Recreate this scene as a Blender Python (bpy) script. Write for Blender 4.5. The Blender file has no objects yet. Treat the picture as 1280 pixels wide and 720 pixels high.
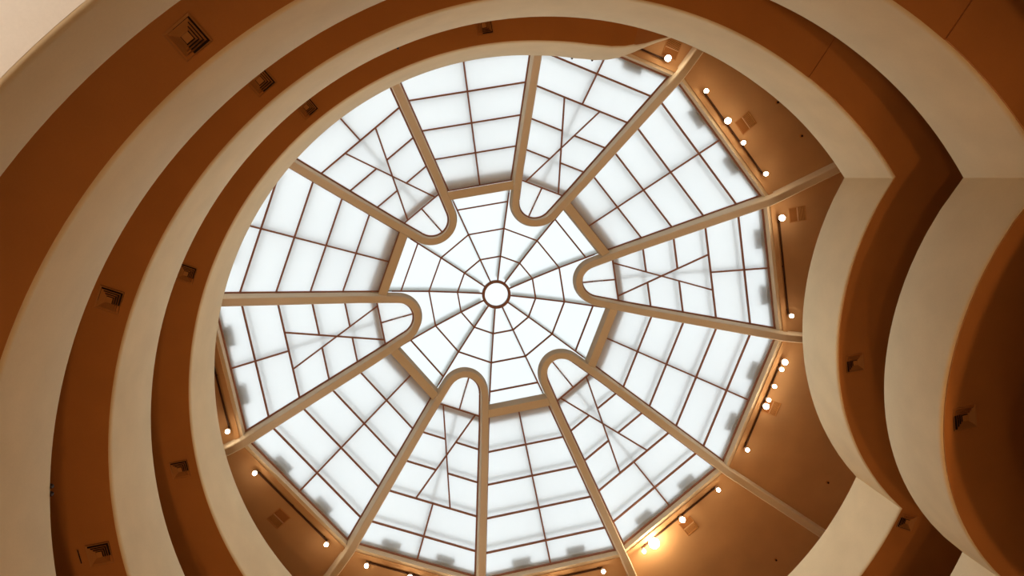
import bpy, bmesh, math, random
from mathutils import Vector, Matrix

PI = math.pi
random.seed(7)
SC = bpy.context.scene
COL = SC.collection

# ------------------------------------------------------------------ camera, sky, exposure
FLOOR_Z = -1.6                      # the lens is 1.6 m above the rotunda floor
cam_data = bpy.data.cameras.new('camera')
cam = bpy.data.objects.new('camera', cam_data)
COL.objects.link(cam)
SC.camera = cam
cam_data.sensor_width = 36.0
cam_data.lens = 865.31 / 1280 * 36.0
cam_data.clip_end = 500
ROT = ((0.9938669590719239, -0.017318538772651382, 0.10921783682122131),
       (0.0, 0.987660194555067, 0.15661206879243758),
       (-0.11058240214937798, -0.1556515605647029, 0.9816028341588292))
M = Matrix(((ROT[0][0], -ROT[0][1], -ROT[0][2], -2.12328),
            (ROT[1][0], -ROT[1][1], -ROT[1][2], -4.09574),
            (ROT[2][0], -ROT[2][1], -ROT[2][2], 0.0),
            (0, 0, 0, 1)))
cam.matrix_world = M

world = bpy.data.worlds.new('overcast_sky')
SC.world = world
world.use_nodes = True
wn = world.node_tree.nodes
wl = world.node_tree.links
bg = wn['Background']
tc = wn.new('ShaderNodeTexCoord')
sep = wn.new('ShaderNodeSeparateXYZ')
mr = wn.new('ShaderNodeMapRange')
rmp = wn.new('ShaderNodeMix'); rmp.data_type = 'RGBA'
wl.new(tc.outputs['Generated'], sep.inputs[0])
wl.new(sep.outputs['Z'], mr.inputs['Value'])
mr.inputs['From Min'].default_value = 0.0
mr.inputs['From Max'].default_value = 1.0
wl.new(mr.outputs[0], rmp.inputs[0])
rmp.inputs[6].default_value = (0.36, 0.39, 0.41, 1)      # horizon of an overcast sky
rmp.inputs[7].default_value = (0.93, 0.985, 1.0, 1)      # its zenith
wl.new(rmp.outputs[2], bg.inputs['Color'])
SKY_STRENGTH = 1.44
bg.inputs['Strength'].default_value = SKY_STRENGTH

SC.view_settings.view_transform = 'Standard'
SC.view_settings.look = 'None'
SC.view_settings.exposure = 0.0
SC.view_settings.gamma = 1.0
SC.view_settings.use_curve_mapping = False
SC.cycles.use_denoising = True
SC.cycles.max_bounces = 14
SC.cycles.diffuse_bounces = 6
SC.cycles.transmission_bounces = 8
SC.cycles.sample_clamp_indirect = 6.0

SPOT_POWER = 175.0                 # every track lamp
GLOW_POWER = 3.0                   # what leaks sideways out of a lamp
LAMP_COLOR = (0.92, 0.98, 1.0)
GLOW_COLOR = (1.0, 0.70, 0.40)
ADDED_UPLIGHT_POWER = 620.0
UPLIGHT_COLOR = (1.0, 0.53, 0.21)

# ------------------------------------------------------------------ helpers
def tag(o, label=None, cat=None, group=None, kind=None):
    if label: o['label'] = label
    if cat: o['category'] = cat
    if group: o['group'] = group
    if kind: o['kind'] = kind
    return o

def empty(name, loc=(0, 0, 0), rz=0.0, parent=None):
    o = bpy.data.objects.new(name, None)
    o.empty_display_size = 0.2
    COL.objects.link(o)
    o.location = loc
    o.rotation_euler = (0, 0, rz)
    if parent: o.parent = parent
    return o

def mesh_from(name, verts, faces, m, smooth=None):
    me = bpy.data.meshes.new(name)
    me.from_pydata([tuple(v) for v in verts], [], faces)
    bm = bmesh.new(); bm.from_mesh(me)
    bmesh.ops.recalc_face_normals(bm, faces=bm.faces)
    bm.to_mesh(me); bm.free()
    if m: me.materials.append(m)
    if smooth is not None:
        for p in me.polygons: p.use_smooth = True
        me.set_sharp_from_angle(angle=math.radians(smooth))
    return me

def put(name, me, parent=None, rz=0.0, loc=(0, 0, 0)):
    o = bpy.data.objects.new(name, me)
    COL.objects.link(o)
    if parent: o.parent = parent
    o.location = loc
    o.rotation_euler = (0, 0, rz)
    return o

class MB:
    """collects simple solids into one mesh"""
    def __init__(self): self.v = []; self.f = []
    def add(self, verts, faces):
        b = len(self.v)
        self.v += [tuple(p) for p in verts]
        self.f += [tuple(i + b for i in f) for f in faces]
    def box(self, c, s, rz=0.0):
        cx, cy, cz = c; a, b, h = s[0] / 2, s[1] / 2, s[2] / 2
        co, si = math.cos(rz), math.sin(rz)
        vs = [(cx + x * co - y * si, cy + x * si + y * co, cz + z)
              for z in (-h, h) for x, y in ((-a, -b), (a, -b), (a, b), (-a, b))]
        self.add(vs, [(3, 2, 1, 0), (4, 5, 6, 7), (0, 1, 5, 4), (1, 2, 6, 5), (2, 3, 7, 6), (3, 0, 4, 7)])
    def cyl(self, c, r0, r1, z0, z1, n=16, cap=True):
        vs = []
        for r, z in ((r0, z0), (r1, z1)):
            vs += [(c[0] + r * math.cos(2 * PI * i / n), c[1] + r * math.sin(2 * PI * i / n), z) for i in range(n)]
        fs = [(i, (i + 1) % n, n + (i + 1) % n, n + i) for i in range(n)]
        if cap: fs += [tuple(range(n))[::-1], tuple(range(n, 2 * n))]
        self.add(vs, fs)
    def mesh(self, name, m, smooth=None): return mesh_from(name, self.v, self.f, m, smooth)

def prism(poly_bottom, poly_top):
    n = len(poly_bottom)
    fs = [tuple(range(n))[::-1], tuple(range(n, 2 * n))] + [(i, (i + 1) % n, n + (i + 1) % n, n + i) for i in range(n)]
    return list(poly_bottom) + list(poly_top), fs

def sweep(sections, closed=False):
    """quads between equal rings of points"""
    n = len(sections[0]); vs = []; fs = []
    for s in sections: vs += s
    k = len(sections)
    for i in range(k if closed else k - 1):
        a = i * n; b = ((i + 1) % k) * n
        for j in range(n):
            fs.append((a + j, a + (j + 1) % n, b + (j + 1) % n, b + j))
    if not closed:
        fs.append(tuple(range(n))[::-1]); fs.append(tuple(range((k - 1) * n, k * n)))
    return vs, fs

# ------------------------------------------------------------------ materials
def plaster(name, col, rough=0.85, var=0.06, scale=1.3, bump=0.06):
    m = bpy.data.materials.new(name); m.use_nodes = True
    nt = m.node_tree; b = nt.nodes['Principled BSDF']
    geo = nt.nodes.new('ShaderNodeNewGeometry')
    n1 = nt.nodes.new('ShaderNodeTexNoise'); n1.inputs['Scale'].default_value = scale; n1.inputs['Detail'].default_value = 5
    n2 = nt.nodes.new('ShaderNodeTexNoise'); n2.inputs['Scale'].default_value = 38; n2.inputs['Detail'].default_value = 3
    nt.links.new(geo.outputs['Position'], n1.inputs['Vector'])
    nt.links.new(geo.outputs['Position'], n2.inputs['Vector'])
    add = nt.nodes.new('ShaderNodeMath'); add.operation = 'MULTIPLY_ADD'
    add.inputs[1].default_value = 0.35
    nt.links.new(n2.outputs['Fac'], add.inputs[0]); nt.links.new(n1.outputs['Fac'], add.inputs[2])
    r = nt.nodes.new('ShaderNodeValToRGB')
    r.color_ramp.elements[0].position = 0.45; r.color_ramp.elements[1].position = 0.95
    r.color_ramp.elements[0].color = (*[c * (1 - var) for c in col], 1)
    r.color_ramp.elements[1].color = (*[min(1, c * (1 + var)) for c in col], 1)
    nt.links.new(add.outputs[0], r.inputs[0]); nt.links.new(r.outputs[0], b.inputs['Base Color'])
    b.inputs['Roughness'].default_value = rough
    b.inputs['Specular IOR Level'].default_value = 0.25
    bp = nt.nodes.new('ShaderNodeBump'); bp.inputs['Strength'].default_value = bump; bp.inputs['Distance'].default_value = 0.02
    nt.links.new(n2.outputs['Fac'], bp.inputs['Height']); nt.links.new(bp.outputs[0], b.inputs['Normal'])
    return m

def plain(name, col, rough=0.5, metal=0.0):
    m = plaster(name, col, rough, 0.03, 6.0, 0.0)
    m.node_tree.nodes['Principled BSDF'].inputs['Metallic'].default_value = metal
    return m

def emit(name, col, s):
    m = bpy.data.materials.new(name); m.use_nodes = True
    nt = m.node_tree; b = nt.nodes['Principled BSDF']
    b.inputs['Base Color'].default_value = (0.9, 0.85, 0.75, 1)
    b.inputs['Emission Color'].default_value = (*col, 1)
    b.inputs['Emission Strength'].default_value = s
    return m

def frosted(name, col, rough, ior):
    m = bpy.data.materials.new(name); m.use_nodes = True
    nt = m.node_tree; b = nt.nodes['Principled BSDF']
    b.inputs['Base Color'].default_value = (*col, 1)
    b.inputs['Transmission Weight'].default_value = 1.0
    b.inputs['Roughness'].default_value = rough
    b.inputs['IOR'].default_value = ior
    return m

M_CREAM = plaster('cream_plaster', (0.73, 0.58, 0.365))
M_SHADE_BROWN = plaster('shade_brown_plaster', (0.48, 0.195, 0.05))  # brown holds the soffits' shade; the plaster itself is white
M_WHITE = plaster('white_plaster', (0.80, 0.74, 0.66))
M_RIB = plaster('rib_plaster', (0.76, 0.655, 0.49), var=0.03)
M_CEIL = plaster('shade_tan_plaster', (0.58, 0.345, 0.165))  # shade on the ceiling ring, put into the colour as tan
M_FLOOR = plaster('terrazzo', (0.60, 0.44, 0.28), rough=0.5, var=0.08, scale=6)
M_BAR = plain('bronze_bar', (0.34, 0.16, 0.10), 0.5)
M_RAFTER = plain('grey_painted_metal', (0.24, 0.25, 0.23), 0.6)
M_SPOKE = plain('grey_steel', (0.78, 0.77, 0.70), 0.6)
M_DRUM = plain('drum_render', (0.60, 0.50, 0.42), 0.8)
M_GLASS = frosted('frosted_glass', (0.985, 1.0, 1.0), 0.62, 1.35)
M_CLEAR = frosted('grey_dome_glass', (0.755, 0.78, 0.785), 0.34, 1.30)
M_FROST = frosted('sandblasted_glass', (0.985, 1.0, 1.0), 0.62, 1.35)
_nt = M_FROST.node_tree
_tr = _nt.nodes.new('ShaderNodeBsdfTranslucent'); _tr.inputs['Color'].default_value = (0.97, 1.0, 1.0, 1)
_mx = _nt.nodes.new('ShaderNodeMixShader'); _mx.inputs[0].default_value = 0.60
_nt.links.new(_nt.nodes['Principled BSDF'].outputs[0], _mx.inputs[1]); _nt.links.new(_tr.outputs[0], _mx.inputs[2])
_nt.links.new(_mx.outputs[0], _nt.nodes['Material Output'].inputs['Surface'])
M_DARK = plain('dark_metal', (0.035, 0.016, 0.008), 0.6)
M_TRACK = plain('track_bronze', (0.07, 0.03, 0.015), 0.5)
M_LAMP = plain('lamp_enamel', (0.75, 0.62, 0.50), 0.4)
M_BULB = emit('lit_bulb', (1.0, 0.86, 0.66), 30.0)
M_BULB_HOT = emit('lit_bulb_bright', (1.0, 0.80, 0.52), 60.0)
M_VENT = plain('vent_enamel', (0.47, 0.21, 0.06), 0.6)
M_VENT_DARK = plain('vent_shadow_gap', (0.02, 0.008, 0.004), 0.8)
M_DAMPER = plain('damper_enamel', (0.36, 0.15, 0.045), 0.6)
M_DIVIDER = plain('divider_enamel', (0.62, 0.38, 0.20), 0.5)
M_BEIGE_METAL = plain('register_enamel', (0.52, 0.25, 0.085), 0.5)

# ------------------------------------------------------------------ the void and its spiral
CV = (0.657, 1.092)                  # axis of the ramp
Z0, PITCH, H = 19.04, 3.7262, 1.78
ROUT = 13.9
CEIL = 20.50
U = Vector((7.46, -4.10)); Lc = Vector((8.76, 3.65))
MID = (U + Lc) / 2; CH = (Lc - U); HALF = CH.length / 2
NRM = Vector((-CH.y, CH.x)).normalized()
def dir_of(t):
    a = -(t + 58 / 360) * 2 * PI
    return Vector((math.cos(a), math.sin(a)))
def t_of(p):
    return (-math.atan2(p[1] - CV[1], p[0] - CV[0]) / (2 * PI)) % 1.0
T_U = (t_of(U) - 58 / 360) % 1.0
T_L = (t_of(Lc) - 58 / 360) % 1.0
TOPCURVE = [(-0.03, 13.7), (-0.02, 13.0), (-0.01, 12.1), (0.0, 11.3), (0.01, 10.6), (0.02, 10.0), (0.03, 9.50), (0.036, 9.2),
            (0.042, 8.90), (0.048, 8.66), (0.054, 8.51), (0.06, 8.43), (0.07, 8.38), (0.09, 8.365), (0.12, 8.38), (0.2, 8.40)]
def interp(x, tab):
    if x <= tab[0][0]: return tab[0][1]
    for (a, b), (c, d) in zip(tab, tab[1:]):
        if x <= c: return b + (d - b) * (x - a) / (c - a)
    return tab[-1][1]
def radius(t, z):
    if t < 0.2: return interp(t, TOPCURVE)
    f = t % 1.0
    if T_L <= f <= T_U:
        s = min(2.3, 1.45 + (14.0 - z) * 0.105)
        R = (HALF * HALF + s * s) / (2 * s)
        c = MID + NRM * (s - R)
        d = dir_of(t); o = Vector(CV) - c
        b = o.dot(d); q = o.length_squared - R * R
        return -b - math.sqrt(max(0, b * b - q))
    r = 8.40 + 0.13 * min(1.0, max(0, t - 0.2))
    # meet the cusp points exactly
    rU = (U - Vector(CV)).length; rL = (Lc - Vector(CV)).length
    for tc_, rc in ((T_U, rU), (T_L, rL)):
        dt = abs(f - tc_)
        if dt < 0.06: r += (rc - r) * (1 - dt / 0.06)
    return r
def zbot(t): return Z0 - PITCH * t - H
def height(t): return interp(t, [(0.030, 0.22), (0.040, 0.95), (0.050, H), (2.72, H), (3.08, 1.0), (3.5, 1.0)])
def zb(t): return Z0 - PITCH * t - height(t)

def profile(h):
    return [(0.23, 0.04), (0.20, 0.006), (0.05, 0.0), (0.03, 0.006), (0.014, 0.024), (0.003, 0.05), (0.0, 0.08),
            (0.0, h * 0.5), (0.0, h - 0.035), (0.01, h - 0.01), (0.035, h), (0.19, h), (0.22, h - 0.012), (0.23, h - 0.04), (0.23, h * 0.5)]

def parapet_piece(name, t0, t1, label):
    n = max(8, int((t1 - t0) * (600 if t0 < 0 else 220))); secs = []
    for i in range(n + 1):
        t = t0 + (t1 - t0) * i / n
        d = dir_of(t); b = zb(t); s = []
        for dr, dz in profile(height(t)):
            r = radius(t, b + dz) + dr
            s.append((CV[0] + d.x * r, CV[1] + d.y * r, b + dz))
        secs.append(s)
    v, f = sweep(secs)
    o = put(name, mesh_from(name, v, f, M_CREAM, 40))
    return tag(o, label, kind='structure')

def slab_piece(name, t0, t1, m, label, lift=0.0):
    n = max(8, int((t1 - t0) * (600 if t0 < 0 else 220))); secs = []
    ts = [t0 + (t1 - t0) * i / n for i in range(n + 1)]
    cusp = math.floor(t0) + T_U
    if t0 + 0.002 < cusp < t1 - 0.002: ts = sorted([t for t in ts if abs(t - cusp) > 0.001] + [cusp])
    for t in ts:
        d = dir_of(t); b = zb(t)
        ri = radius(t, b) + 0.046; ro = ROUT
        if ro - ri < 0.2: ro = ri + 0.2
        th = min(0.5, height(t) * 0.75)
        s = [(ri, b - 0.002 + lift), (ro, b - 0.002 + lift), (ro, b + th), (max(ri, radius(t, b + th) + 0.12), b + th)]
        secs.append([(CV[0] + d.x * r, CV[1] + d.y * r, z) for r, z in s])
    v, f = sweep(secs)
    o = put(name, mesh_from(name, v, f, m, 30))
    return tag(o, label, kind='structure')

ORD = ['topmost', 'second', 'third', 'fourth', 'lowest']
T_END = 4.9
T_SEAM = 0.997
cuts = [-0.03]
for k in range(5): cuts += [k + T_L, k + T_U]
cuts = [c for c in cuts if c < T_END] + [T_END]
for i, (a, b) in enumerate(zip(cuts, cuts[1:])):
    k = i // 2
    if i % 2 == 0:
        parapet_piece('wall_parapet_%d' % (k + 1), a, b, 'cream plaster parapet, %s round sweep of the spiral ramp below the skylight' % ORD[k])
    else:
        parapet_piece('wall_bay_%d' % (k + 1), a, b, 'cream plaster parapet bulging into the void, %s bay between two cusps' % ORD[k])
# soffits: from the seam of one landing to the cusp of the next, then bay and landing
for k in range(5):
    a = -0.03 if k == 0 else k - 1 + T_SEAM
    b = min(k + T_L, T_END)
    if a < T_END:
        if k == 3:
            slab_piece('ceiling_ramp_4', a, 3.05, M_SHADE_BROWN, 'soffit with shade painted brown at the start of the fourth flight of the ramp')
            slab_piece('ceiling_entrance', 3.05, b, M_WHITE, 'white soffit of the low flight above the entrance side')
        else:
            slab_piece('ceiling_ramp_%d' % (k + 1), a, b, M_SHADE_BROWN if k < 3 else M_WHITE, 'soffit under the %s flight of the ramp' % ORD[k])  # upper flights carry painted-in shade, the lowest is plain white
    if k + T_U < T_END:
        slab_piece('ceiling_landing_%d' % (k + 1), k + T_L, k + T_SEAM, M_SHADE_BROWN, 'soffit with shade painted brown under the %s landing behind the bulging bay' % ORD[k], -0.035)

# outer drum wall, floor, ceiling
def ring_mesh(name, r0, r1, z0, z1, m, n=144, c=CV):
    secs = []
    for i in range(n):
        a = 2 * PI * i / n
        secs.append([(c[0] + r * math.cos(a), c[1] + r * math.sin(a), z) for r, z in ((r0, z0), (r1, z0), (r1, z1), (r0, z1))])
    v, f = sweep(secs, True)
    return mesh_from(name, v, f, m, 30)
tag(put('wall_outer', ring_mesh('wall_outer', ROUT, ROUT + 0.4, FLOOR_Z - 0.2, CEIL + 0.5, M_CREAM)), kind='structure')
mb = MB(); mb.cyl(CV, ROUT + 0.4, ROUT + 0.4, FLOOR_Z - 0.25, FLOOR_Z, 96)
tag(put('floor', mb.mesh('floor', M_FLOOR)), kind='structure')

# ------------------------------------------------------------------ the skylight
CS = (0.068, 0.097)                  # axis of the skylight
PHI0 = math.radians(-9.5)            # axis of the first hairpin
C15 = math.cos(math.radians(15)); T15 = math.tan(math.radians(15))
U_EDGE = 8.42
def zg(u):                            # glass, in a facet whose axis is u
    return interp(u, [(0.46, 24.87), (1.36, 24.70), (2.37, 24.40), (3.60, 23.85), (U_EDGE, 20.72)])
def zu(r):                            # underside of the ribs
    return 25.64 - 0.655 * min(r, 8.64)
def leg(u): return 0.775 + 0.283 * (u - 3.55)         # half width of a hairpin, rib centre line
def pol(u, v, a): return (u * math.cos(a) - v * math.sin(a), u * math.sin(a) + v * math.cos(a))
def outer_leg(u):                     # the same rib line in the frame of the sector beside the hairpin
    p0 = pol(4.0, -leg(4.0), math.radians(30)); p1 = pol(9.0, -leg(9.0), math.radians(30))
    q0 = (p0[0], p0[1]); q1 = (p1[0], p1[1])
    return q0[1] + (q1[1] - q0[1]) * (u - q0[0]) / (q1[0] - q0[0])

# ceiling with a twelve-sided hole round the skylight
n = 144; secs_in = []; secs_out = []
RI = (U_EDGE + 0.24)
vs = []; fs = []
for i in range(n):
    a = PHI0 + 2 * PI * i / n
    rel = ((a - PHI0 + PI / 12) % (PI / 6)) - PI / 12
    r = RI / math.cos(rel)
    o_ = Vector((math.cos(a), math.sin(a)))
    # outer circle about the ramp axis, met along the same ray
    d = Vector(CS) - Vector(CV); b = d.dot(o_); q = d.length_squared - (ROUT + 0.3) ** 2
    ro = -b + math.sqrt(b * b - q)
    for z in (CEIL, CEIL + 0.35):
        vs.append((CS[0] + o_.x * r, CS[1] + o_.y * r, z)); vs.append((CS[0] + o_.x * ro, CS[1] + o_.y * ro, z))
for i in range(n):
    a = i * 4; b = ((i + 1) % n) * 4
    fs += [(a, b, b + 1, a + 1), (a + 2, a + 3, b + 3, b + 2), (a, a + 2, b + 2, b), (a + 1, b + 1, b + 3, a + 3)]
tag(put('ceiling', mesh_from('ceiling', vs, fs, M_CEIL)), 'plaster ceiling ring with shade painted tan around the twelve-sided skylight', kind='structure')

sky = empty('window_1', (CS[0], CS[1], 0), PHI0)
tag(sky, 'twelve-sided domed glass skylight with six hairpin ribs and a round oculus', kind='structure')

def ang(k): return k * PI / 6         # sector k: even = hairpin, odd = between hairpins

# --- ribs: one continuous hairpin each, legs running on across the ceiling as beams
def hairpin_mesh():
    rc, uc, w = 0.735, 3.62, 0.235
    slope = math.atan(0.283)
    pts = []
    # leg on +v side, from the wall inward
    for u in (13.4, 10.5, 9.2, 8.70, 8.62, 8.3, 7.5, 6.5, 5.5, 4.6): pts.append((u, leg(u)))
    th0 = PI / 2 + slope * 0.98
    # tangent point of the arc
    for i in range(29):
        th = (PI / 2 + slope) + (PI - 2 * slope) * i / 28
        pts.append((uc + rc * math.cos(th), rc * math.sin(th)))
    for u in (4.6, 5.5, 6.5, 7.5, 8.3, 8.62, 8.70, 9.2, 10.5, 13.4): pts.append((u, -leg(u)))
    secs = []
    for i, p in enumerate(pts):
        a = Vector(pts[max(0, i - 1)]); b = Vector(pts[min(len(pts) - 1, i + 1)])
        t = (b - a).normalized(); nn = Vector((-t.y, t.x))
        r = math.hypot(*p)
        z0 = zu(r)
        z1 = (zg(p[0]) + 0.015) if p[0] < 8.65 else CEIL + 0.05
        e = 0.025; h = w / 2
        sec = []
        for off, z in ((-h + e, z0), (h - e, z0), (h, z0 + e), (h + 0.03, z1), (-h - 0.03, z1), (-h, z0 + e)):
            sec.append((p[0] + nn.x * off, p[1] + nn.y * off, z))
        secs.append(sec)
    v, f = sweep(secs)
    return mesh_from('hairpin_rib', v, f, M_RIB, 35)
me_h = hairpin_mesh()
for k in range(0, 12, 2): put('hairpin_rib', me_h, sky, ang(k))

# --- cross bars between neighbouring hairpins
mb = MB()
u0, u1, hv = 3.70, 3.98, 1.10
v_, f_ = prism([(u0, -hv, zu(u0)), (u1, -hv - .08, zu(u0)), (u1, hv + .08, zu(u0)), (u0, hv, zu(u0))],
               [(u0, -hv, zg(u0) + .01), (u1, -hv - .08, zg(u1) + .01), (u1, hv + .08, zg(u1) + .01), (u0, hv, zg(u0) + .01)])
mb.add(v_, f_)
me = mb.mesh('cross_beam', M_RIB)
for k in range(1, 12, 2): put('cross_beam', me, sky, ang(k))

# --- curb and cove along the perimeter of a sector
def strip(name, u0, u1, z0, z1, m, v0, v1):
    v, f = prism([(u0, -v0, z0), (u1, -v1, z0), (u1, v1, z0), (u0, v0, z0)], [(u0, -v0, z1), (u1, -v1, z1), (u1, v1, z1), (u0, v0, z1)])
    return mesh_from(name, v, f, m)
for par in (0, 1):
    w0 = leg(U_EDGE) - 0.05 if par == 0 else outer_leg(U_EDGE) - 0.05
    w1 = leg(U_EDGE + .24) - 0.05 if par == 0 else outer_leg(U_EDGE + .24) - 0.05
    a = strip('curb_beam', U_EDGE, U_EDGE + 0.10, 20.44, 20.95, M_RIB, w0, w0 + 0.02)
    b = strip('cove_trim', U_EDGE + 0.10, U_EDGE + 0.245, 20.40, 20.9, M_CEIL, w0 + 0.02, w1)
    for k in range(par, 12, 2):
        put('curb_beam', a, sky, ang(k)); put('cove_trim', b, sky, ang(k))

# --- panes
def pane(name, poly, th=0.018, clear=False):
    bot = [(u, v, zg(u)) for u, v in poly]; top = [(u, v, zg(u) + th) for u, v in poly]
    me = mesh_from(name, *prism(bot, top), M_CLEAR if clear else M_GLASS)
    if clear: return me
    me.materials.append(M_FROST)              # the sandblasted face looks down
    me.polygons[0].material_index = 1
    return me
def bar(name, a, b, w=0.047, d0=-0.045, d1=0.03, m=None, knots=()):
    """bar following the glass from a to b (u, v)"""
    A = Vector(a); B = Vector(b); t = (B - A).normalized(); nn = Vector((-t.y, t.x)) * (w / 2)
    fr = sorted({0.0, 1.0} | {(k - A.x) / (B.x - A.x) for k in (1.36, 2.37, 3.60) if abs(B.x - A.x) > 1e-3 and 0.01 < (k - A.x) / (B.x - A.x) < 0.99})
    secs = []
    for f in fr:
        p = A.lerp(B, f); z = zg(p.x)
        secs.append([(p.x - nn.x, p.y - nn.y, z + d0), (p.x + nn.x, p.y + nn.y, z + d0), (p.x + nn.x, p.y + nn.y, z + d1), (p.x - nn.x, p.y - nn.y, z + d1)])
    return mesh_from(name, *sweep(secs), m or M_BAR)

TU = [4.13, 5.08, 5.99, 6.89, 7.78, U_EDGE]
XV = 0.60; XM = (TU[0] + TU[3]) / 2; HL = TU[3] - XM
def xv(u): return XV * abs(u - XM) / HL

# hairpin sectors
panes_h = []
arc = [(3.62 + 0.735 * math.cos(th), 0.735 * math.sin(th)) for th in [PI / 2 + 0.276 + (PI / 2 - 0.276) * i / 10 for i in range(11)]]
for s in (1, -1):
    panes_h.append([(TU[0], s * leg(TU[0]))] + [(u, s * v) for u, v in arc] + [(TU[0], 0)])
    panes_h.append([(TU[0], s * XV), (TU[0], s * leg(TU[0])), (TU[1], s * leg(TU[1])), (TU[1], s * xv(TU[1]))])
    panes_h.append([(TU[1], s * xv(TU[1])), (TU[1], s * leg(TU[1])), (TU[2], s * leg(TU[2])), (TU[2], s * xv(TU[2])), (XM, 0)])
    panes_h.append([(TU[2], s * xv(TU[2])), (TU[2], s * leg(TU[2])), (TU[3], s * leg(TU[3])), (TU[3], s * XV)])
    for i in (3, 4):
        panes_h.append([(TU[i], 0), (TU[i], s * leg(TU[i])), (TU[i + 1], s * leg(TU[i + 1])), (TU[i + 1], 0)])
panes_h.append([(TU[0], XV), (XM, 0), (TU[0], -XV)])
panes_h.append([(TU[3], XV), (XM, 0), (TU[3], -XV)])
for poly in panes_h:
    me = pane('glass_pane', poly)
    for k in range(0, 12, 2): put('glass_pane', me, sky, ang(k))
bars_h = [((TU[0], -leg(TU[0])), (TU[0], leg(TU[0]))), ((TU[3], -leg(TU[3])), (TU[3], leg(TU[3]))),
          ((TU[4], -leg(TU[4])), (TU[4], leg(TU[4]))), ((U_EDGE - .02, -leg(U_EDGE)), (U_EDGE - .02, leg(U_EDGE))),
          ((2.92, 0), (TU[0], 0)), ((TU[3], 0), (U_EDGE, 0)),
          ((TU[0], -XV), (TU[3], XV)), ((TU[0], XV), (TU[3], -XV))]
for i in (1, 2):
    for s in (1, -1):
        bars_h.append(((TU[i], s * xv(TU[i])), (TU[i], s * leg(TU[i]))))
for a, b in bars_h:
    me = bar('glazing_bar', a, b)
    for k in range(0, 12, 2): put('glazing_bar', me, sky, ang(k))
# bar that lines the inside of a hairpin
def lining(side):
    off = 0.168
    pts = [(u, leg(u) - off / math.cos(0.276)) for u in (U_EDGE, 7.0, 5.5, 4.5)]
    r = 0.735 - off
    pts += [(3.62 + r * math.cos(th), r * math.sin(th)) for th in [PI / 2 + 0.276 + (PI - 0.552) * i / 24 for i in range(25)]]
    pts += [(u, -(leg(u) - off / math.cos(0.276))) for u in (4.5, 5.5, 7.0, U_EDGE)]
    secs = []
    for i, p in enumerate(pts):
        a = Vector(pts[max(0, i - 1)]); b = Vector(pts[min(len(pts) - 1, i + 1)])
        t = (b - a).normalized(); nn = Vector((-t.y, t.x)) * 0.026; z = zg(p[0])
        secs.append([(p[0] - nn.x, p[1] - nn.y, z - .05), (p[0] + nn.x, p[1] + nn.y, z - .05), (p[0] + nn.x, p[1] + nn.y, z + .02), (p[0] - nn.x, p[1] - nn.y, z + .02)])
    return mesh_from('edge_bar', *sweep(secs), M_BAR, 30)
me = lining(1)
for k in range(0, 12, 2): put('edge_bar', me, sky, ang(k))

# sectors between hairpins
TO = [4.0] + TU[1:]
for i in range(5):
    for s in (1, -1):
        me = pane('glass_pane', [(TO[i], 0), (TO[i], s * outer_leg(TO[i])), (TO[i + 1], s * outer_leg(TO[i + 1])), (TO[i + 1], 0)])
        for k in range(1, 12, 2): put('glass_pane', me, sky, ang(k))
bars_o = [((u, -outer_leg(u)), (u, outer_leg(u))) for u in (4.01, TU[1], TU[2], TU[3], TU[4], U_EDGE - .02)] + [((4.0, 0), (U_EDGE, 0))]
for s in (1, -1):
    bars_o.append(((4.0, s * (outer_leg(4.0) - 0.172)), (U_EDGE, s * (outer_leg(U_EDGE) - 0.172))))
for i, (a, b) in enumerate(bars_o):
    nm = 'edge_bar' if i > 6 or i in (0, 5) else 'glazing_bar'
    me = bar(nm, a, b)
    for k in range(1, 12, 2): put(nm, me, sky, ang(k))

# the dome in the middle
U1, U2, U3 = 1.43 * C15, 2.45 * C15, 3.30
UO = 0.50
me1 = pane('glass_pane', [(0.46, -.46 * T15), (U1, -U1 * T15), (U1, U1 * T15), (0.46, .46 * T15)], clear=True)
me2 = pane('glass_pane', [(U1, -U1 * T15), (U2, -U2 * T15), (U2, U2 * T15), (U1, U1 * T15)], clear=True)
me3 = pane('glass_pane', [(U2, -U2 * T15), (U3, -U3 * T15), (U3, U3 * T15), (U2, U2 * T15)], clear=True)
me4 = pane('glass_pane', [(U3, -U3 * T15), (3.8, -3.8 * T15), (3.8, 3.8 * T15), (U3, U3 * T15)], clear=True)
loop = [(3.62 + 0.735 * math.cos(th), 0.735 * math.sin(th)) for th in [PI / 2 + 0.3 + (PI - 0.6) * i / 20 for i in range(21)]]
me5 = pane('glass_pane', [(U2, -U2 * T15), (3.75, -3.75 * T15), (3.62, -0.76)] + loop[::-1] + [(3.62, 0.76), (3.75, 3.75 * T15), (U2, U2 * T15)], clear=True)
b1 = bar('glazing_bar', (U1, -U1 * T15), (U1, U1 * T15), 0.05)
b2 = bar('glazing_bar', (U2, -U2 * T15), (U2, U2 * T15), 0.05)
b3 = bar('glazing_bar', (U3, -U3 * T15), (U3, U3 * T15), 0.05)
for k in range(12):
    put('glass_pane', me1, sky, ang(k)); put('glass_pane', me2, sky, ang(k))
    put('glazing_bar', b1, sky, ang(k)); put('glazing_bar', b2, sky, ang(k))
    if k % 2:
        put('glass_pane', me3, sky, ang(k)); put('glass_pane', me4, sky, ang(k)); put('glazing_bar', b3, sky, ang(k))
    else: put('glass_pane', me5, sky, ang(k))
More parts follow.
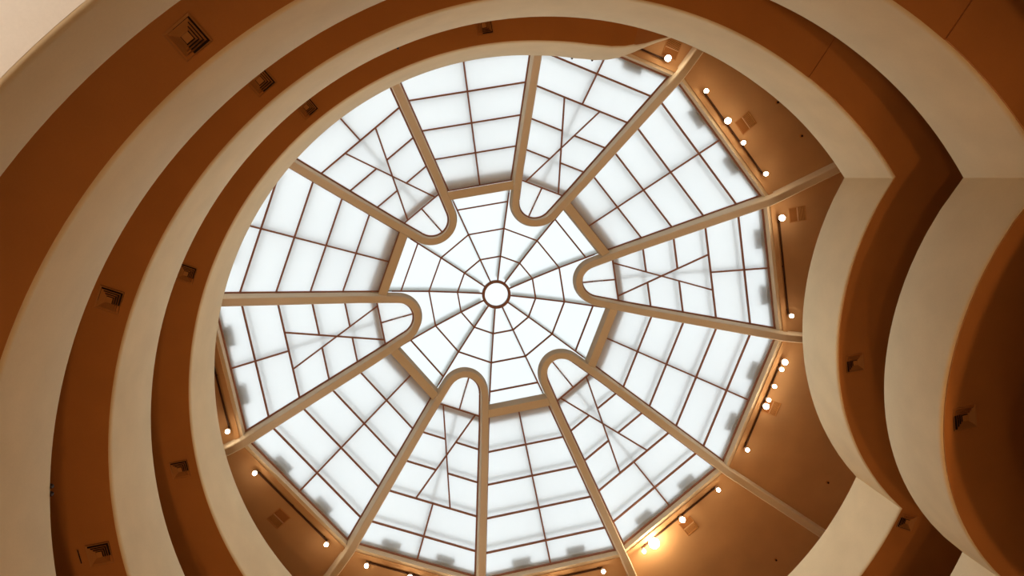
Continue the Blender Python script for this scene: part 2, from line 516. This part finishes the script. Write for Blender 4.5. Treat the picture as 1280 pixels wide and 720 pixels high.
# spokes run along the corners of the facets
def spoke(name, r0, r1, w, d0, d1, m):
    secs = []
    for r in [r0] + [q for q in (1.43, 2.45) if r0 < q < r1] + [r1]:
        z = zg(r * C15)
        secs.append([(r, -w / 2, z + d0), (r, w / 2, z + d0), (r, w / 2, z + d1), (r, -w / 2, z + d1)])
    return mesh_from(name, *sweep(secs), m)
me = spoke('spoke_bar', 0.5, 3.72, 0.05, -0.05, 0.03, M_BAR)
rf = spoke('fin', 0.60, 3.98, 0.05, 0.04, 0.70, M_SPOKE)
for k in range(12):
    put('spoke_bar', me, sky, ang(k) + PI / 12); put('spoke_fin', rf, sky, ang(k) + PI / 12)
# oculus ring and its disc
secs = []
for i in range(48):
    a = 2 * PI * i / 48
    secs.append([(r * math.cos(a), r * math.sin(a), z) for r, z in ((0.425, 24.80), (0.45, 24.76), (0.50, 24.76), (0.525, 24.80), (0.525, 24.95), (0.425, 24.95))])
put('oculus_ring', mesh_from('oculus_ring', *sweep(secs, True), M_BAR, 30), sky)
mb = MB(); mb.cyl((0, 0), 0.43, 0.43, 24.90, 24.918, 48)
put('oculus_pane', mb.mesh('oculus_pane', M_CLEAR), sky)

# --- what stands above the glass: outer frame, drum of the dome, vent boxes
D0, D1 = 0.36, 0.44
for u in TU[1:5]:
    me = bar('rafter', (u, -leg(u)), (u, leg(u)), 0.075, D0, D1, M_RAFTER)
    for k in range(0, 12, 2): put('rafter', me, sky, ang(k))
    me = bar('rafter', (u, -outer_leg(u)), (u, outer_leg(u)), 0.075, D0, D1, M_RAFTER)
    for k in range(1, 12, 2): put('rafter', me, sky, ang(k))
me = bar('rafter', (4.3, 0), (U_EDGE, 0), 0.075, D0, D1, M_RAFTER)
for k in range(12): put('rafter', me, sky, ang(k))
for par, a0, a1 in ((0, 4.17, 4.36), (1, 4.03, 4.36)):
    z0, z1 = zg(a0) + 0.05, zg(a0) + 0.30
    w0 = leg(a0) if par == 0 else outer_leg(a0); w1 = leg(a1) if par == 0 else outer_leg(a1)
    me = mesh_from('drum_wall', *prism([(a0, -w0, z0), (a1, -w1, z0), (a1, w1, z0), (a0, w0, z0)], [(a0, -w0, z1), (a1, -w1, z1), (a1, w1, z1), (a0, w0, z1)]), M_DRUM)
    for k in range(par, 12, 2): put('drum_wall', me, sky, ang(k))
me = bar('rafter', (8.40, -2.3), (8.40, 2.3), 0.08, 0.14, 0.20, M_RAFTER)
for k in range(12): put('rafter', me, sky, ang(k))
mb = MB(); mb.box((8.30, 0.92, 21.06), (0.16, 0.62, 0.14))
me = mb.mesh('vent_box', M_RAFTER)
mb = MB(); mb.box((8.30, -0.92, 21.06), (0.16, 0.62, 0.14))
me_b = mb.mesh('vent_box', M_RAFTER)
for k in range(12): put('vent_box', me, sky, ang(k)); put('vent_box', me_b, sky, ang(k))

# ------------------------------------------------------------------ track lamps round the skylight
def wpos(k, u, v, z):
    a = PHI0 + ang(k)
    p = pol(u, v, a)
    return Vector((CS[0] + p[0], CS[1] + p[1], z))
TRACK_Z = CEIL - 0.10
def track(k, v0, v1, label):
    p = wpos(k, 8.75, (v0 + v1) / 2, CEIL)
    o = empty('lamp_track', p, PHI0 + ang(k))
    tag(o, label, 'lamp track', 'lamp tracks along the skylight')
    mb = MB(); mb.box((0, 0, -0.08), (0.045, abs(v1 - v0), 0.04)); put('rail', mb.mesh('rail', M_TRACK), o)
    mb = MB()
    nn = max(2, int(abs(v1 - v0) / 0.9))
    me = None
    mb.box((0, 0, -0.03), (0.025, 0.04, 0.06)); me = mb.mesh('hanger', M_TRACK)
    for i in range(nn):
        put('hanger', me, o, loc=(0, -abs(v1 - v0) / 2 + 0.15 + (abs(v1 - v0) - 0.3) * i / (nn - 1), 0))
TRACKS = [
    (-2, -0.6, 1.64, 'bronze lamp track half hidden behind the curling tip of the topmost parapet'),
    (-1, -1.5, 1.61, 'bronze lamp track with four lit lamps beside a ceiling register'),
    (0, -1.57, 1.54, 'bronze lamp track with one lit lamp at each end facing the bulging bay'),
    (1, -1.6, 1.47, 'bronze lamp track crowded with six lit lamps'),
    (2, -1.56, 1.58, 'bronze lamp track carrying the most glaring lamp'),
    (3, -1.64, 1.60, 'bronze lamp track at the foot of the picture just past the glaring lamp'),
    (4, -1.6, 1.55, 'bronze lamp track at the foot of the picture before the corner with the register'),
    (5, -1.71, 1.41, 'bronze lamp track with two lamps and a ceiling register behind it'),
    (6, -1.73, 1.6, 'bronze lamp track mostly hidden behind the topmost parapet, single lamp at its end'),
]
for t in TRACKS: track(*t)
LAMPS = [  # sector, along, brightness class, label
    (-2, 1.64, 1, 'round white lamp at the end of the track by the curling parapet tip'),
    (-1, -1.50, 0, 'first of four lamps on the track, next to the beam by the parapet tip'),
    (-1, -0.40, 1, 'second of four lamps on the track, level with the ceiling register'),
    (-1, 0.42, 0, 'third of four lamps on the track, just past the ceiling register'),
    (-1, 1.61, 0, 'last of four lamps on the track, nearest the upper bay beam'),
    (0, -1.57, 1, 'upper of two lamps on the track facing the bulging bay'),
    (0, 1.54, 0, 'lower of two lamps on the track facing the bulging bay'),
    (1, -1.60, 1, 'glowing lamp topmost of six on the crowded track'),
    (1, -1.35, 0, 'small lamp second of six on the crowded track, close under a glowing one'),
    (1, -0.76, 0, 'small lamp third of six on the crowded track, on its own'),
    (1, -0.29, 0, 'lamp fourth of six on the crowded track, upper one of a close pair'),
    (1, -0.07, 1, 'lamp fifth of six on the crowded track, lower one of a close pair'),
    (1, 1.47, 0, 'lamp last of six on the crowded track, alone at its lower end'),
    (2, -1.56, 0, 'small lamp at the upper end of the track with the most glaring lamp'),
    (2, -0.05, 1, 'bright lamp beside a register on the track with the most glaring lamp'),
    (2, 1.14, 2, 'largest and most glaring lamp of all, lighting the ceiling around it'),
    (2, 1.56, 0, 'tiny lamp just below the most glaring lamp'),
    (3, -1.61, 0, 'small lamp at the bottom edge, right of the beam past the skylight foot'),
    (4, 1.51, 0, 'small lamp at the bottom edge, left end of its track'),
    (5, -1.71, 0, 'lower lamp of two on the track with a register behind it'),
    (5, 1.41, 0, 'upper lamp of two on the track with a register behind it'),
    (6, -1.73, 0, 'single lamp peeping out beside the topmost parapet at the skylight edge'),
]
def sphere(r, z, n=12):
    mb = MB(); vs = []; fs = []
    rings = 8
    for i in range(1, rings):
        th = PI * i / rings
        for j in range(n): vs.append((r * math.sin(th) * math.cos(2 * PI * j / n), r * math.sin(th) * math.sin(2 * PI * j / n), z + r * math.cos(th)))
    for i in range(rings - 2):
        for j in range(n): fs.append((i * n + j, i * n + (j + 1) % n, (i + 1) * n + (j + 1) % n, (i + 1) * n + j))
    vs += [(0, 0, z + r), (0, 0, z - r)]
    a = len(vs) - 2
    for j in range(n):
        fs.append((a, (j + 1) % n, j)); fs.append((a + 1, (rings - 2) * n + j, (rings - 2) * n + (j + 1) % n))
    return vs, fs
for k in (7, 8, 9):   # the photograph shows none of these, yet they light the bays across the void
    track(k, -1.6, 1.6, 'bronze lamp track over the topmost parapet, out of sight behind it')
    for v in (-1.5, 0.0, 1.5): LAMPS.append((k, v, 3, 'lamp out of sight behind the topmost parapet'))
LAMPS += [(3, -0.2, 1, 'added lamp below the picture edge, middle of the track past the glaring lamp'),  # added out of view, lighting the upper parapets
          (3, 1.45, 1, 'added lamp below the picture edge, far end of the track past the glaring lamp'),
          (4, -1.35, 1, 'added lamp below the picture edge, far end of the track before the register corner'),
          (4, 0.1, 1, 'added lamp below the picture edge, middle of the track before the register corner')]
bulb_me = [mesh_from('bulb', *sphere(r, -0.30), m, 60) for r, m in ((0.062, M_BULB), (0.09, M_BULB), (0.17, M_BULB_HOT), (0.09, M_BULB))]
can_me = []
for r in (0.075, 0.10, 0.15, 0.10):
    mb = MB(); mb.cyl((0, 0), r * 0.9, r * 0.75, -0.27, -0.16, 16); mb.cyl((0, 0), 0.02, 0.02, -0.18, -0.101, 8)
    can_me.append(mb.mesh('lamp_can', M_LAMP, 40))
spot_data = []
for c, pw in enumerate((0.95, 1.7, 2.2, 3.4)):
    s = bpy.data.lights.new('track_spot', 'SPOT')
    s.energy = SPOT_POWER * pw; s.color = LAMP_COLOR; s.spot_size = math.radians(58); s.spot_blend = 1.0; s.shadow_soft_size = 0.10
    g = bpy.data.lights.new('track_glow', 'POINT')
    g.energy = GLOW_POWER * (1.0, 1.6, 15.0, 1.0)[c]; g.color = GLOW_COLOR; g.shadow_soft_size = 0.12
    spot_data.append((s, g))
def lamp(k, v, c, label):
    p = wpos(k, 8.75, v, CEIL)
    o = empty('track_lamp', p, PHI0 + ang(k))
    tag(o, label, 'lamp', 'lit lamps on the tracks round the skylight')
    put('lamp_can', can_me[c], o); put('bulb', bulb_me[c], o)
    s, g = spot_data[c]
    so = bpy.data.objects.new('lamp_beam', s); COL.objects.link(so)
    far = Vector((2 * CV[0] - p.x, 2 * CV[1] - p.y, 16.0 if c < 3 else 13.0))      # the parapets across the void
    aim = far - p
    so.rotation_euler = aim.to_track_quat('-Z', 'Y').to_euler()
    so.location = p + Vector((0, 0, -0.30)) + aim.normalized() * (0.3 if c == 2 else 0.24)
    go = bpy.data.objects.new('lamp_glow', g); COL.objects.link(go)
    go.location = p + Vector((0, 0, -0.30 - (0.12, 0.16, 0.24, 0.16)[c]))
for a in LAMPS: lamp(*a)

# ------------------------------------------------------------------ air registers in the top ceiling
def register(k, u, v, label):
    o = empty('air_register', wpos(k, u, v, CEIL), PHI0 + ang(k))
    tag(o, label, 'vent', 'air registers in the ceiling ring')
    W, L_ = 0.44, 0.52             # along the track, away from it
    mb = MB()
    for s in (1, -1):
        mb.box((s * L_ / 2, 0, -0.012), (0.02, W + .02, 0.03)); mb.box((0, s * W / 2, -0.012), (L_, 0.02, 0.03))
    put('frame', mb.mesh('frame', M_BEIGE_METAL), o)
    mb = MB(); mb.box((0, 0, -0.016), (0.028, W - .02, 0.03)); put('divider', mb.mesh('divider', M_DIVIDER), o)
    mb = MB(); mb.box((-L_ / 4, 0, -0.004), (L_ / 2 - .03, W - .02, 0.006)); put('damper_plate', mb.mesh('damper_plate', M_DAMPER), o)
    mb = MB(); mb.box((L_ / 4, 0, -0.003), (L_ / 2 - .03, W - .02, 0.004)); put('backing', mb.mesh('backing', M_VENT_DARK), o)
    mb = MB(); mb.box((0, 0, -0.012), (0.020, W - .03, 0.014)); me = mb.mesh('slat', M_BEIGE_METAL)
    for i in range(6): put('slat', me, o, loc=(0.045 + i * (L_ / 2 - .08) / 5, 0, 0))
register(-1, 9.26, 0.06, 'brown air register in the ceiling beside the track of four lamps')
register(5, 9.35, -0.18, 'brown air register in the ceiling by the track of two lamps, beside the topmost parapet')
register(0, 9.40, -1.56, 'brown air register in the ceiling next to the upper lamp facing the bulging bay')
register(1, 9.10, -0.05, 'brown air register in the ceiling beside the close pair of lamps')
register(2, 9.25, -0.07, 'brown air register in the ceiling next to the bright lamp near the most glaring one')
register(-2, 9.12, 1.72, 'brown air register in the ceiling near the curling parapet tip')

# sprinkler heads
for (px, py), lb in zip([(8.97, -5.36), (8.14, -6.34), (10.66, 5.85), (9.02, 8.51)],
                        ['small sprinkler head in the ceiling ring above the upper cusp, beyond the register',
                         'small sprinkler head in the ceiling ring beside the second parapet, past the four lamps',
                         'small sprinkler head in the ceiling ring near the lower cusp of the bay',
                         'small sprinkler head in the ceiling ring between two beams by the lower parapet']):
    s_ = 20.33
    f = (CEIL - 0.03) / 20.33
    X = -2.123 + (px + 2.123) * f; Y = -4.096 + (py + 4.096) * f
    o = empty('sprinkler_head', (X, Y, CEIL)); tag(o, lb, 'sprinkler', 'sprinkler heads')
    mb = MB(); mb.cyl((0, 0), 0.05, 0.06, -0.012, 0.0, 14); put('rose', mb.mesh('rose', M_BEIGE_METAL, 40), o)
    mb = MB(); mb.cyl((0, 0), 0.035, 0.018, -0.06, -0.012, 10); put('nozzle', mb.mesh('nozzle', M_VENT_DARK, 40), o)

# ------------------------------------------------------------------ square diffusers in the ramp soffits
DS = 0.40
def ring_sq(a0, z0, a1, z1, th=0.006):
    v = []
    for a, z in ((a0, z0), (a1, z1), (a1, z1 - th), (a0, z0 - th)):
        v += [(-a, -a, z), (a, -a, z), (a, a, z), (-a, a, z)]
    f = []
    for q in range(4):
        b = q * 4; c = ((q + 1) % 4) * 4
        for j in range(4): f.append((b + j, b + (j + 1) % 4, c + (j + 1) % 4, c + j))
    return v, f
dif = []
H_ = DS / 2
mb = MB(); mb.box((0, 0, -0.004), (DS, DS, 0.008)); dif.append(('backing', mb.mesh('backing', M_VENT_DARK)))
mb = MB(); mb.add(*ring_sq(H_ - .020, -0.006, H_ + .004, -0.022)); dif.append(('frame', mb.mesh('frame', M_VENT)))
for i, a in enumerate((0.158, 0.122, 0.086)):
    mb = MB(); mb.add(*ring_sq(a - .024, -0.010, a + .002, -0.040)); dif.append(('louvre_ring', mb.mesh('louvre_ring', M_VENT)))
mb = MB(); mb.add(*prism([(-.052, -.052, -.036), (.052, -.052, -.036), (.052, .052, -.036), (-.052, .052, -.036)], [(-.03, -.03, -.008), (.03, -.03, -.008), (.03, .03, -.008), (-.03, .03, -.008)]))
dif.append(('core', mb.mesh('core', M_VENT)))
def diffuser(x, y, t, label, lift=0.0, extra=0.0):
    a = math.atan2(y - CV[1], x - CV[0])
    o = empty('air_diffuser', (x, y, zb(t) + lift + 0.001), a + extra)
    tag(o, label, 'vent', 'square air diffusers under the ramp')
    for nme, me in dif: put(nme, me, o)
diffuser(-5.03, -5.76, 2.199, 'square brown diffuser on the outermost dark band, largest of three in the upper corner')
diffuser(-5.08, -5.76, 1.200, 'square brown diffuser on the middle dark band, second of three in the upper corner')
diffuser(-4.96, -5.68, 0.199, 'square brown diffuser on the inmost dark band, smallest of three in the upper corner')
diffuser(-7.72, -1.97, 0.283, 'square brown diffuser on the inmost dark band, level with the skylight oculus')
diffuser(-7.73, -2.02, 1.282, 'square brown diffuser on the second dark band, level with the skylight oculus')
diffuser(-8.07, 2.55, 0.365, 'square brown diffuser low on the inmost dark band, below the oculus level')
diffuser(-8.15, 2.51, 1.364, 'square brown air diffuser beside a dark slot, low on the second dark band')
diffuser(-0.91, -7.60, 0.117, 'square brown air diffuser on the inmost dark band at the top edge of the skylight')
diffuser(7.09, -0.05, 0.867, 'square brown air diffuser on the soffit between the two bulging bays', -0.035)
diffuser(8.96, 4.01, 0.785, 'square brown air diffuser by the lower cusp of the upper bay')
diffuser(6.67, -0.12, 1.871, 'square brown air diffuser with dark louvres outside the second bulging bay', -0.035)

# slot beside a diffuser
a = math.atan2(2.56 - CV[1], -8.49 - CV[0])
o = empty('slot_outlet', (-8.49, 2.56, zb(1.364)), a); tag(o, 'narrow dark slot in the soffit beside the low diffuser', 'slot')
mb = MB(); mb.box((0, 0, -0.004), (0.022, 0.30, 0.012)); put('slot', mb.mesh('slot', M_VENT_DARK), o)
mb = MB()
for s in (1, -1): mb.box((s * 0.018, 0, -0.006), (0.012, 0.33, 0.014))
put('frame', mb.mesh('frame', M_VENT), o)

# little dark clips on the parapet rims
def clip(t, label):
    d = dir_of(t); z = Z0 - PITCH * t; r = radius(t, z)
    o = empty('rim_clip', (CV[0] + d.x * (r + .05), CV[1] + d.y * (r + .05), z - 0.002), math.atan2(d.y, d.x))
    tag(o, label, 'clip', 'dark clips on parapet rims')
    mb = MB(); mb.box((0, 0, 0.025), (0.10, 0.05, 0.05)); put('clip_body', mb.mesh('clip_body', M_DARK), o)
    mb = MB(); mb.box((-0.065, 0, 0.0), (0.02, 0.04, 0.07)); put('clip_tongue', mb.mesh('clip_tongue', M_DARK), o)
clip(2.3263, 'tiny dark clip on the third parapet rim, upper of two')
clip(2.3285, 'tiny dark clip on the third parapet rim, lower of two')
clip(0.0716, 'tiny dark clip on the topmost parapet rim over the glass, first of two')
clip(0.0611, 'tiny dark clip on the topmost parapet rim, nearer the curling tip')
clip(1.1555, 'tiny dark clip on the rim of the second parapet')

# ------------------------------------------------------------------ uplights added out of view to brighten soffits and ceiling
def uplight(x, y, power, label, cone=125, blend=0.5, group=None, z=FLOOR_Z, tall=1.72):  # builds one added, unseen uplight
    o = empty('added_uplight', (x, y, z)); tag(o, label, 'floor lamp', group)
    mb = MB(); mb.cyl((0, 0), 0.16, 0.15, 0.0, 0.03, 20); put('base', mb.mesh('base', M_TRACK, 40), o)
    mb = MB(); mb.cyl((0, 0), 0.018, 0.018, 0.03, tall, 10); put('pole', mb.mesh('pole', M_TRACK, 40), o)
    mb = MB(); mb.cyl((0, 0), 0.06, 0.20, tall - 0.02, tall + 0.14, 24, False); mb.cyl((0, 0), 0.06, 0.06, tall - 0.03, tall - 0.02, 24); put('shade', mb.mesh('shade', M_LAMP, 40), o)
    put('bulb', mesh_from('bulb', *sphere(0.06, tall + 0.08), M_BULB, 60), o)
    s = bpy.data.lights.new('added_uplight_beam', 'SPOT'); s.energy = power; s.color = UPLIGHT_COLOR if group else (1.0, 0.86, 0.72); s.spot_size = math.radians(cone); s.spot_blend = blend; s.shadow_soft_size = 0.30
    so = bpy.data.objects.new('added_uplight_beam', s); COL.objects.link(so); so.location = (x, y, z + tall + 0.18); so.rotation_euler = (PI, 0, 0)
# an added low uplight on the ramp, unseen, to brighten the white soffit
lx, ly = -6.5, -6.5
lt = 4 + (t_of((lx, ly)) - 58 / 360) % 1.0
uplight(lx, ly, 290.0, 'added low unseen bronze uplight on the ramp under the white soffit of the low flight', 150, 0.4, None, zb(lt) + 0.5, 0.25)
for i in range(6):  # added ring of unseen uplights lifting the dark soffits
    a = 0.35 + i * PI / 3
    uplight(CV[0] + 4.6 * math.cos(a), CV[1] + 4.6 * math.sin(a), ADDED_UPLIGHT_POWER, 'added unseen bronze uplight standing on the rotunda floor, beam to the ceiling', 98, 0.9, 'added uplights on the rotunda floor')
